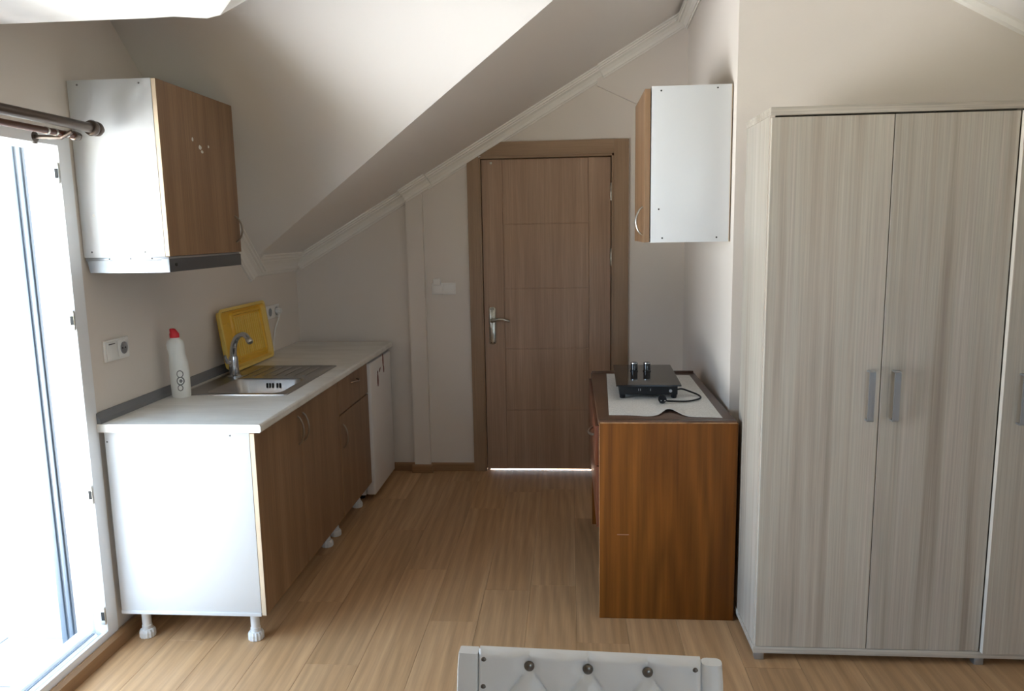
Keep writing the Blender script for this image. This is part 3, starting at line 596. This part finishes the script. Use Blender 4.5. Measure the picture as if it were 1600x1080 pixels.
MB().loft([lrr(ty0 + 0.15, ty1 - 0.03, 0.03, th - 0.03, 0.02, 0.0), lrr(ty0 + 0.155, ty1 - 0.035, 0.035, th - 0.035, 0.02, 0.010), lrr(ty0 + 0.165, ty1 - 0.045, 0.045, th - 0.045, 0.02, 0.010), lrr(ty0 + 0.17, ty1 - 0.05, 0.05, th - 0.05, 0.02, 0.002)], cap0=False).build('inner_basket', M['yellow'], tr, smooth=40)
for k in range(13):
    yy = ty0 + 0.19 + k * 0.025
    MB().prism([lean(yy, 0.06, 0.001), lean(yy + 0.010, 0.06, 0.001), lean(yy + 0.010, th - 0.06, 0.001), lean(yy, th - 0.06, 0.001)], (0.004, 0, 0)).build('rib', M['yellow2'], tr)
MB().loft([lrr(ty0 + 0.03, ty0 + 0.135, 0.03, th - 0.075, 0.015, 0.0), lrr(ty0 + 0.035, ty0 + 0.13, 0.035, th - 0.08, 0.012, 0.008)]).build('cutlery_pocket', M['yellow'], tr, smooth=40)

# ------------------------------------------------------------------ sockets and switch
def socket_ring(parent, c, normal):
    ax = {'x': 'x', '-y': '-y'}[normal]
    MB().lathe([(0.024, 0), (0.024, 0.003), (0.021, 0.003), (0.019, -0.004), (0.002, -0.004)], c, ax, 26).build('socket_cup', M['sock'], parent, smooth=40)
s1 = thing('wall_socket', (XL, 2.775, 1.085), 'white double wall socket between balcony door and bottle', 'socket')
for a, b_ in ((2.692, 2.852),): box('plate', M['sock'], s1, XL, XL + 0.009, a, b_, 1.086, 1.168, bev=0.004, seg=3)
cv = box('cover_flap', M['sock'], s1, XL + 0.009, XL + 0.014, 2.700, 2.768, 1.094, 1.160, bev=0.002)
MB().box(XL + 0.0138, XL + 0.0145, 2.712, 2.752, 1.150, 1.154).build('slot', M['print'], cv)
so = box('socket_insert', M['sock'], s1, XL + 0.009, XL + 0.012, 2.776, 2.846, 1.094, 1.160, bev=0.002)
MB().lathe([(0.024, 0), (0.024, 0.002), (0.0215, 0.002), (0.020, 0.0006), (0.002, 0.0006)], (XL + 0.012, 2.811, 1.127), 'x', 26).build('socket_cup', M['alu'], so, smooth=40)
for dz in (-0.0095, 0.0095): MB().lathe([(0.003, 0), (0.003, 0.001)], (XL + 0.0125, 2.811 + dz, 1.127), 'x', 10).build('pin_hole', M['dark'], so)
s2 = thing('wall_socket', (XL, 4.33, 1.07), 'white double wall socket with a plug beside the yellow drainer', 'socket')
box('plate', M['sock'], s2, XL, XL + 0.009, 4.235, 4.43, 1.068, 1.145, bev=0.004, seg=3)
for a in (4.285, 4.38):
    MB().lathe([(0.024, 0), (0.024, 0.002), (0.0215, 0.002), (0.020, 0.0006), (0.002, 0.0006)], (XL + 0.009, a, 1.107), 'x', 26).build('socket_cup', M['alu'], s2, smooth=40)
pg = MB().lathe([(0.018, 0), (0.019, 0.010), (0.016, 0.028), (0.008, 0.032)], (XL + 0.010, 4.38, 1.107), 'x', 20).build('plug', M['sock'], s2, smooth=50)
MB().tube([(XL + 0.03, 4.38, 1.095), (XL + 0.022, 4.375, 1.06), (XL + 0.010, 4.34, 1.0), (XL + 0.008, 4.31, 0.93), (XL + 0.010, 4.30, 0.875)], 0.004, 8).build('cord', M['sock'], pg, smooth=60)
s3 = thing('light_switch', (-0.80, YB, 1.16), 'white double switch plate with a small fitting, left of the wooden door', 'light switch')
box('plate', M['sock'], s3, -0.876, -0.722, YB - 0.009, YB, 1.160, 1.236, bev=0.004, seg=3)
box('rocker', M['sock'], s3, -0.866, -0.804, YB - 0.014, YB - 0.009, 1.168, 1.228, bev=0.002)
box('rocker', M['sock'], s3, -0.794, -0.732, YB - 0.014, YB - 0.009, 1.168, 1.228, bev=0.002)
box('key_fitting', M['sock'], s3, -0.862, -0.815, YB - 0.035, YB - 0.002, 1.222, 1.262, bev=0.005, seg=3)

# ------------------------------------------------------------------ curtain rods
cr_ = thing('curtain_rod', (-1.62, 2.0, 1.90), 'brown metal double curtain rod above the balcony door', 'curtain rod')
MB().tube([(-1.615, 0.55, 1.922), (-1.615, 2.535, 1.922)], 0.0165, 20).build('rod', M['rod'], cr_, smooth=40)
MB().lathe([(0.0165, 0), (0.024, 0.002), (0.027, 0.010), (0.024, 0.022), (0.021, 0.026), (0.025, 0.032), (0.024, 0.044), (0.014, 0.050), (0.012, 0.056), (0.013, 0.064), (0.006, 0.070)], (-1.615, 2.528, 1.922), 'y', 22).build('finial', M['rod'], cr_, smooth=40)
MB().tube([(-1.655, 0.55, 1.893), (-1.655, 2.50, 1.893)], 0.0105, 16).build('inner_rod', M['rodwood'], cr_, smooth=40)
MB().lathe([(0.0105, 0), (0.015, 0.002), (0.015, 0.02), (0.012, 0.024), (0.013, 0.03), (0.010, 0.034)], (-1.655, 2.495, 1.893), 'y', 18).build('inner_finial', M['rod'], cr_, smooth=40)
for yy in (2.44, 0.8):
    br = MB().tube([(XL, yy, 1.885), (-1.70, yy, 1.882), (-1.66, yy, 1.880), (-1.62, yy, 1.898)], 0.007, 10)
    br.lathe([(0.022, 0), (0.022, 0.005), (0.010, 0.008)], (XL, yy, 1.885), 'x', 18)
    br.build('bracket', M['rod'], cr_, smooth=40)
for yy in (2.36, 2.40, 2.455): MB().lathe([(0.0125, 0), (0.0125, 0.008)], (-1.655, yy, 1.893), 'y', 16).build('glide_ring', M['nickel'], cr_, smooth=40)

# ------------------------------------------------------------------ wall cabinet in the recess
QX0, QX1, QD, QY0, QY1, QZ0, QZ1 = 0.328, 0.640, 0.302, 3.15, 3.60, 1.494, 2.108
c2 = thing('wall_cabinet', ((QX0 + QX1) / 2, (QY0 + QY1) / 2, QZ0), 'white wall cabinet with oak-coloured door above the brown desk', 'cabinet')
box('side_panel', M['white'], c2, QX0, QX1, QY0, QY0 + 0.018, QZ0, QZ1, bev=0.001)
box('side_panel', M['white'], c2, QX0, QX1, QY1 - 0.018, QY1, QZ0, QZ1, bev=0.001)
box('top_panel', M['white'], c2, QX0, QX1, QY0 + 0.018, QY1 - 0.018, QZ1 - 0.018, QZ1, bev=0.001)
box('bottom_panel', M['white'], c2, QX0, QX1, QY0 + 0.018, QY1 - 0.018, QZ0, QZ0 + 0.018, bev=0.001)
box('back_panel', M['edge'], c2, QX1, QX1 + 0.004, QY0 + 0.004, QY1 - 0.004, QZ0, QZ1, bev=0)
dq = box('door', M['walnut'], c2, QD, QX0 - 0.004, QY0 + 0.004, QY1, QZ0 + 0.002, QZ1 - 0.008, bev=0.0008, seg=1)
box('edge_band', M['walnut'], dq, QD + 0.0005, QX0 - 0.0045, QY0 + 0.002, QY0 + 0.005, QZ0 + 0.003, QZ1 - 0.009, bev=0)
handle_bow((QD, QY0 + 0.06, 1.525), (QD, QY0 + 0.06, 1.64), (-0.028, 0, 0), 0.004, M['nickel'], dq)
screws([(0.365, QY0, 2.090), (0.585, QY0, 2.095), (0.375, QY0, 1.512), (0.592, QY0, 1.512), (0.360, QY0, 1.628)], '-y', c2, mat='dark')

# ------------------------------------------------------------------ brown desk
EX0, EX1, EY0, EY1, EZ = 0.110, 0.628, 2.878, 3.89, 0.818
dk = thing('desk_cabinet', ((EX0 + EX1) / 2, (EY0 + EY1) / 2, 0), 'brown wooden desk cabinet with drawer in the recess below the wall cabinet', 'desk')
box('side_panel', M['desk'], dk, EX0, EX1 + 0.012, EY0, EY0 + 0.022, 0, EZ - 0.008, bev=0.002)
box('side_panel', M['desk'], dk, EX0, EX1, EY1 - 0.022, EY1, 0, EZ - 0.024, bev=0.003)
box('back_panel', M['desk'], dk, EX1 - 0.012, EX1, EY0 + 0.022, EY1 - 0.022, 0.05, EZ - 0.024, bev=0.001)
tpn = MB().box(EX0 - 0.004, EX1 + 0.004, EY0 + 0.022, EY1, EZ - 0.022, EZ, bev=0.003).box(EX0 - 0.002, EX1 + 0.006, EY0 + 0.001, EY0 + 0.03, EZ - 0.008, EZ, bev=0.002).build('top_panel', M['desktop'], dk, smooth=35)
box('rear_rim', M['desktop'], tpn, EX0, EX1, EY1 - 0.012, EY1 + 0.004, EZ - 0.01, EZ + 0.008, bev=0.002)
box('worn_edge', M['worn'], tpn, EX0 + 0.003, EX1 + 0.008, EY0 - 0.0012, EY0 + 0.003, EZ - 0.0105, EZ - 0.0070, bev=0.0008, seg=1)
box('worn_edge', M['worn'], dk, EX0 - 0.0010, EX0 + 0.002, EY0 + 0.0005, EY0 + 0.003, 0.02, EZ - 0.012, bev=0.0005, seg=1)
dw = box('drawer', M['deskfront'], dk, EX0 - 0.016, EX0 + 0.004, EY0 + 0.024, EY1 - 0.024, 0.63, EZ - 0.026, bev=0.003)
handle_bow((EX0 - 0.016, 3.02, 0.725), (EX0 - 0.016, 3.14, 0.725), (-0.020, 0, -0.006), 0.005, M['nickel'], dw)
box('lower_front', M['deskfront'], dk, EX0 - 0.010, EX0 + 0.010, EY0 + 0.024, EY1 - 0.024, 0.375, 0.626, bev=0.003)
box('compartment_floor', M['desk'], dk, EX0 + 0.012, EX1 - 0.014, EY0 + 0.022, EY1 - 0.022, 0.375, 0.393, bev=0.001)
box('scratch_mark', M['scratch'], dk, 0.180, 0.226, EY0 - 0.0003, EY0 + 0.0005, 0.353, 0.357, bev=0)

# cloth with a curled front edge
def lerp(a, b_, t): return a + (b_ - a) * t
cl = thing('table_mat', (0.38, 3.38, EZ), 'speckled pale mat lying under the hob on the desk', 'mat')
nx, ny = 44, 40; mb = MB(); V = {}
for j in range(ny + 1):
    for i in range(nx + 1):
        s, t = i / nx, j / ny
        xx = lerp(lerp(0.152, 0.588, s), lerp(0.184, 0.596, s), t); yy = lerp(lerp(2.968, 2.922, s), lerp(3.845, 3.80, s), t)
        k = math.exp(-((s - 0.56) / 0.085) ** 2) * (1 - t) ** 9
        yy += 0.085 * k; zz_ = EZ + 0.0016 + 0.010 * math.exp(-((s - 0.56) / 0.11) ** 2) * math.exp(-(t / 0.16) ** 2) + 0.0012 * math.sin(9 * s + 4 * t) ** 2 * (1 - t)
        yy -= 0.010 * math.exp(-((s - 0.36) / 0.1) ** 2) * (1 - t) ** 8 * 0.4
        V[i, j] = (xx, yy, zz_)
tv = {k: mb.bm.verts.new(v) for k, v in V.items()}; bv = {k: mb.bm.verts.new((v[0], v[1], v[2] - 0.0013)) for k, v in V.items()}
for j in range(ny):
    for i in range(nx):
        mb.bm.faces.new((tv[i, j], tv[i + 1, j], tv[i + 1, j + 1], tv[i, j + 1])); mb.bm.faces.new((bv[i, j], bv[i, j + 1], bv[i + 1, j + 1], bv[i + 1, j]))
for i in range(nx):
    mb.bm.faces.new((tv[i, 0], bv[i, 0], bv[i + 1, 0], tv[i + 1, 0])); mb.bm.faces.new((tv[i, ny], tv[i + 1, ny], bv[i + 1, ny], bv[i, ny]))
for j in range(ny):
    mb.bm.faces.new((tv[0, j], tv[0, j + 1], bv[0, j + 1], bv[0, j])); mb.bm.faces.new((tv[nx, j], bv[nx, j], bv[nx, j + 1], tv[nx, j + 1]))
mb.build('cloth', M['cloth'], cl, smooth=60)

# electric hob
GZ = 0.886; zc = EZ + 0.0035
hb = thing('electric_hob', (0.34, 3.49, EZ + 0.003), 'black portable electric hob with glass top and two knobs on the desk', 'hob')
hob = MB(); hob.loft([[(0.196, 3.232, z), (0.474, 3.230, z), (0.490, 3.728, z), (0.212, 3.730, z)] for z in (GZ - 0.006, GZ)])
hob.build('glass_top', M['glassblk'], hb)
MB().loft([[(0.212, 3.262, z), (0.462, 3.260, z), (0.476, 3.712, z), (0.226, 3.714, z)] for z in (EZ + 0.020, GZ - 0.006)]).build('hob_body', M['black'], hb)
for xx, yy in ((0.226, 3.275), (0.448, 3.273), (0.24, 3.69), (0.46, 3.69)):
    MB().lathe([(0.010, EZ + 0.0032), (0.012, EZ + 0.006), (0.013, EZ + 0.021)], (xx, yy, 0), 'z', 14).build('foot', M['black'], hb, smooth=40)
for xx in (0.300, 0.360):
    kb = MB().lathe([(0.019, GZ), (0.019, GZ + 0.004), (0.0165, GZ + 0.006), (0.0165, GZ + 0.040), (0.0145, GZ + 0.043)], (xx, 3.56, 0), 'z', 22).build('knob', M['glassblk'], hb, smooth=40)
    MB().lathe([(0.0170, GZ + 0.0375), (0.0170, GZ + 0.0405), (0.0160, GZ + 0.0415)], (xx, 3.56, 0), 'z', 22).build('knob_ring', M['chrome'], kb, smooth=40)
for xx in (0.294, 0.302, 0.345): MB().box(xx, xx + 0.0025, 3.2605, 3.2612, EZ + 0.036, EZ + 0.046).build('vent_slot', M['alu'], hb)
MB().lathe([(0.007, 0), (0.007, 0.002), (0.004, 0.003)], (0.432, 3.2605, EZ + 0.036), '-y', 14).build('rating_stud', M['alu'], hb, smooth=40)
cp = [(0.468, 3.30, EZ + 0.035), (0.490, 3.31, EZ + 0.034), (0.525, 3.32, EZ + 0.020), (0.556, 3.30, EZ + 0.010), (0.560, 3.255, EZ + 0.008), (0.535, 3.21, EZ + 0.0085), (0.485, 3.175, EZ + 0.009), (0.43, 3.165, EZ + 0.012), (0.395, 3.165, EZ + 0.014)]
def smoothp(P, k=6):
    P = [Vector(p) for p in P]; out = []
    for i in range(len(P) - 1):
        a, b_, c, d = P[max(i - 1, 0)], P[i], P[i + 1], P[min(i + 2, len(P) - 1)]
        for j in range(k):
            t = j / k; out.append(0.5 * ((2 * b_) + (c - a) * t + (2 * a - 5 * b_ + 4 * c - d) * t * t + (3 * b_ - a - 3 * c + d) * t ** 3))
    return out + [P[-1]]
cdn = MB().tube(smoothp(cp), 0.0038, 8).build('power_cord', M['black'], hb, smooth=60)
MB().lathe([(0.010, -0.016), (0.016, -0.010), (0.0175, 0.0), (0.0175, 0.012), (0.015, 0.015)], (0.385, 3.165, EZ + 0.022), '-y', 20).build('plug', M['black'], cdn, smooth=40)
pn = MB()
for dy in (-0.008, 0.008): pn.tube([(0.385 + dy, 3.151, EZ + 0.022), (0.385 + dy, 3.133, EZ + 0.022)], 0.0024, 8)
pn.build('plug_pins', M['chrome'], cdn, smooth=50)

# ------------------------------------------------------------------ wardrobe
WX0, WX1, WY0, WY1 = 0.655, 1.835, 2.60, 2.945
wz0, wz1 = 0.052, 1.908
wd = thing('wardrobe', ((WX0 + WX1) / 2, (WY0 + WY1) / 2, 0), 'tall three-door wardrobe in pale grey wood grain', 'wardrobe')
box('side_panel', M['ward'], wd, WX0, WX0 + 0.018, WY0 + 0.018, WY1, wz0, wz1, bev=0.001)
box('side_panel', M['ward'], wd, WX1 - 0.018, WX1, WY0 + 0.018, WY1, wz0, wz1, bev=0.001)
box('divider', M['ward'], wd, 1.428, 1.446, WY0 + 0.020, WY1, wz0, wz1, bev=0.001)
box('back_panel', M['wedge'], wd, WX0 + 0.018, WX1 - 0.018, WY1 - 0.004, WY1, wz0, wz1, bev=0)
box('top_panel', M['wardx'], wd, WX0 - 0.002, WX1 + 0.002, WY0 - 0.002, WY1, wz1, wz1 + 0.025, bev=0.0015)
box('base_panel', M['wardx'], wd, WX0 - 0.004, WX1 + 0.004, WY0 - 0.002, WY1, 0.028, wz0, bev=0.0015)
for xx in (WX0 + 0.004, 1.42, WX1 - 0.034):
    for yy in (WY0 + 0.004, WY1 - 0.04): box('foot', M['alu'], wd, xx, xx + 0.032, yy, yy + 0.03, 0, 0.028, bev=0.001)
def flat_handle(x, z0, z1, parent, y):
    q = [(0, 0), (0.024, 0), (0.0285, 0.004), (0.0285, z1 - z0 - 0.004), (0.024, z1 - z0), (0, z1 - z0), (0, z1 - z0 - 0.005), (0.0225, z1 - z0 - 0.005), (0.0235, z1 - z0 - 0.006), (0.0235, 0.006), (0.0225, 0.005), (0, 0.005)]
    return MB().prism([(x - 0.010, y - a, z0 + b_) for a, b_ in q], (0.020, 0, 0)).build('handle', M['alu'], parent)
dA = box('door', M['ward'], wd, WX0 + 0.003, 1.0435, WY0, WY0 + 0.017, wz0 + 0.002, wz1 - 0.007, bev=0.0008, seg=1)
flat_handle(1.008, 0.892, 1.066, dA, WY0)
dB = box('door', M['ward'], wd, 1.0465, 1.430, WY0, WY0 + 0.017, wz0 + 0.002, wz1 - 0.007, bev=0.0008, seg=1)
flat_handle(1.090, 0.892, 1.066, dB, WY0)
# third door, ajar, hinged on the right
rm = Matrix.Rotation(math.radians(2.6), 3, 'Z'); pv = (WX1 - 0.002, WY0 + 0.017, 0)
dC = MB().box(1.4335, WX1 - 0.003, WY0, WY0 + 0.017, wz0 + 0.002, wz1 - 0.007, bev=0.0008, seg=1, rot=rm, piv=pv).build('door', M['ward'], wd, smooth=35)
MB().box(1.4328, 1.4345, WY0 + 0.0005, WY0 + 0.0165, wz0 + 0.003, wz1 - 0.008, rot=rm, piv=pv).build('edge_band', M['wedge'], dC)
hh = flat_handle(1.492, 0.884, 1.056, dC, WY0 - 0.0155)
box('edge_band', M['wedge'], wd, WX0 - 0.0006, WX0 + 0.017, WY0 + 0.0172, WY0 + 0.0186, wz0, wz1, bev=0)

# ------------------------------------------------------------------ tufted chair
CA = math.radians(-2.6)
ch = thing('dining_chair', (0.016, 0.92, 0), 'white tufted dining chair with metal buttons in the foreground', 'chair')
ch.rotation_euler.z = CA
O = Vector((0.016, 0.92, 0)); RC = Matrix.Rotation(CA, 3, 'Z')
def ptw(x, y, z): return O + RC @ Vector((x, y, z))
H0, H1, HWd = 0.44, 0.892, 0.206
def yback(z): return 0.085 + 0.105 * ((z - H0) / (H1 - H0)) ** 1.3       # front face of the backrest, leaning away
btn = []; rs = 0.088; topz = H1 - 0.0205
for r in range(6):
    for k in ((-1, 0, 1) if r % 2 == 0 else (-1.5, -0.5, 0.5, 1.5)):
        if abs(k * 0.092) < HWd - 0.05: btn.append((k * 0.092, topz - r * rs * 0.62))
IN = HWd - 0.0325
def seg_d(px, pz, a, b_):
    ax, az = a; bx_, bz = b_; vx, vz = bx_ - ax, bz - az; L2 = vx * vx + vz * vz
    t = max(0, min(1, ((px - ax) * vx + (pz - az) * vz) / L2)); return math.hypot(px - ax - t * vx, pz - az - t * vz)
cre = []
for i, a in enumerate(btn):
    for b_ in btn[i + 1:]:
        if abs(abs(a[0] - b_[0]) - 0.046) < 0.004 and abs(abs(a[1] - b_[1]) - rs * 0.62) < 0.004: cre.append((a, b_))
for k in (-1, 0, 1): cre.append(((k * 0.092, topz), (k * 0.092, H1 + 0.01)))
def depth(px, pz):
    d = 0.0
    for a in btn: d = max(d, 0.011 * math.exp(-(math.hypot(px - a[0], pz - a[1]) / 0.016) ** 2))
    for a, b_ in cre: d = max(d, 0.0085 * math.exp(-(seg_d(px, pz, a, b_) / 0.0026) ** 2), 0.0042 * math.exp(-(seg_d(px, pz, a, b_) / 0.015) ** 2))
    return d
nx, nz = 150, 150; mb = MB(); front = {}
for j in range(nz + 1):
    for i in range(nx + 1):
        px = -IN + 2 * IN * i / nx; pz = H0 + (H1 - H0) * j / nz
        ed = min(1, (IN - abs(px)) / 0.005, (H1 - pz) / 0.004); puff = 0.012 * math.sqrt(max(0, min(1, ed)))
        sag = 0.003 * math.sin(3.0 * math.pi * (px / IN)) ** 2 * (1 if pz > H1 - 0.02 else 0)
        front[i, j] = mb.bm.verts.new(ptw(px, yback(pz) - puff + depth(px, pz), pz - (sag if j == nz else 0)))
for j in range(nz):
    for i in range(nx): mb.bm.faces.new((front[i, j], front[i + 1, j], front[i + 1, j + 1], front[i, j + 1]))
bk = mb.build('tufted_panel', M['leather'], ch, smooth=80)
for a in btn:
    if a[1] > H0 + 0.04:
        c = ptw(a[0], yback(a[1]) - 0.001, a[1]); L = []
        MB().lathe([(0.0075, 0), (0.0085, 0.002), (0.0075, 0.005), (0.004, 0.0068), (0.0004, 0.0074)], c, '-y', 18).build('button', M['button'], bk, smooth=60)
# shell behind and the two upholstered side posts
shell = [[ptw(px, yback(z) + dy, z) for px, dy in ((-IN, 0.001), (IN, 0.001), (IN, 0.016), (-IN, 0.016))] for z in [H0 + (H1 - 0.004 - H0) * k / 12 for k in range(13)]]
MB().loft(shell).build('back_shell', M['leather'], ch)
for sgn in (-1, 1):
    loops = []
    for k in range(21):
        z = 0.40 + (H1 - 0.004 - 0.40) * k / 20; yb_ = yback(max(z, H0)); L = []
        f = 1 if k < 20 else 0.86
        for (a, b_) in rrect(-0.0165, 0.0165, -0.013, 0.013, 0.010 if sgn > 0 else 0.003, 4): L.append(ptw(sgn * (HWd - 0.0165) + a * (1 if k < 20 else 0.93), yb_ + 0.002 + b_ * f, z))
        loops.append(L)
    post = MB().loft(loops).build('side_post', M['leather'], ch, smooth=50)
    for k in range(11):
        pz = H1 - 0.011 - k * 0.039
        c = ptw(sgn * (IN - 0.010), yback(pz) - 0.008, pz)
        MB().lathe([(0.005, 0), (0.0056, 0.0015), (0.004, 0.004), (0.0004, 0.005)], c, '-y', 14).build('stud', M['button'], bk, smooth=60)
seat = MB()
sl = []
for z, g_ in ((0.395, 0.012), (0.40, 0.002), (0.44, 0.0), (0.462, 0.006), (0.470, 0.02), (0.473, 0.05)):
    sl.append([ptw(a, b_, z) for a, b_ in rrect(-0.205 + g_, 0.205 - g_, -0.33 + g_, 0.105 - g_, 0.03, 5)])
seat.loft(sl).build('seat', M['leather'], ch, smooth=50)
for sx in (-1, 1):
    MB().loft([[ptw(sx * (0.17 + 0.01 * (1 - k)) + a, -0.295 - 0.012 * (1 - k) + b_, z) for a, b_ in ((-w_, -w_), (w_, -w_), (w_, w_), (-w_, w_))] for k, z, w_ in ((0, 0, 0.014), (1, 0.40, 0.020))]).build('leg', M['leather'], ch)
    MB().loft([[ptw(sx * (HWd - 0.0165) + a, yy + b_, z) for a, b_ in ((-w_, -w_), (w_, -w_), (w_, w_), (-w_, w_))] for yy, z, w_ in ((0.16, 0, 0.013), (0.11, 0.22, 0.015), (0.097, 0.42, 0.0155))]).build('leg', M['leather'], ch)
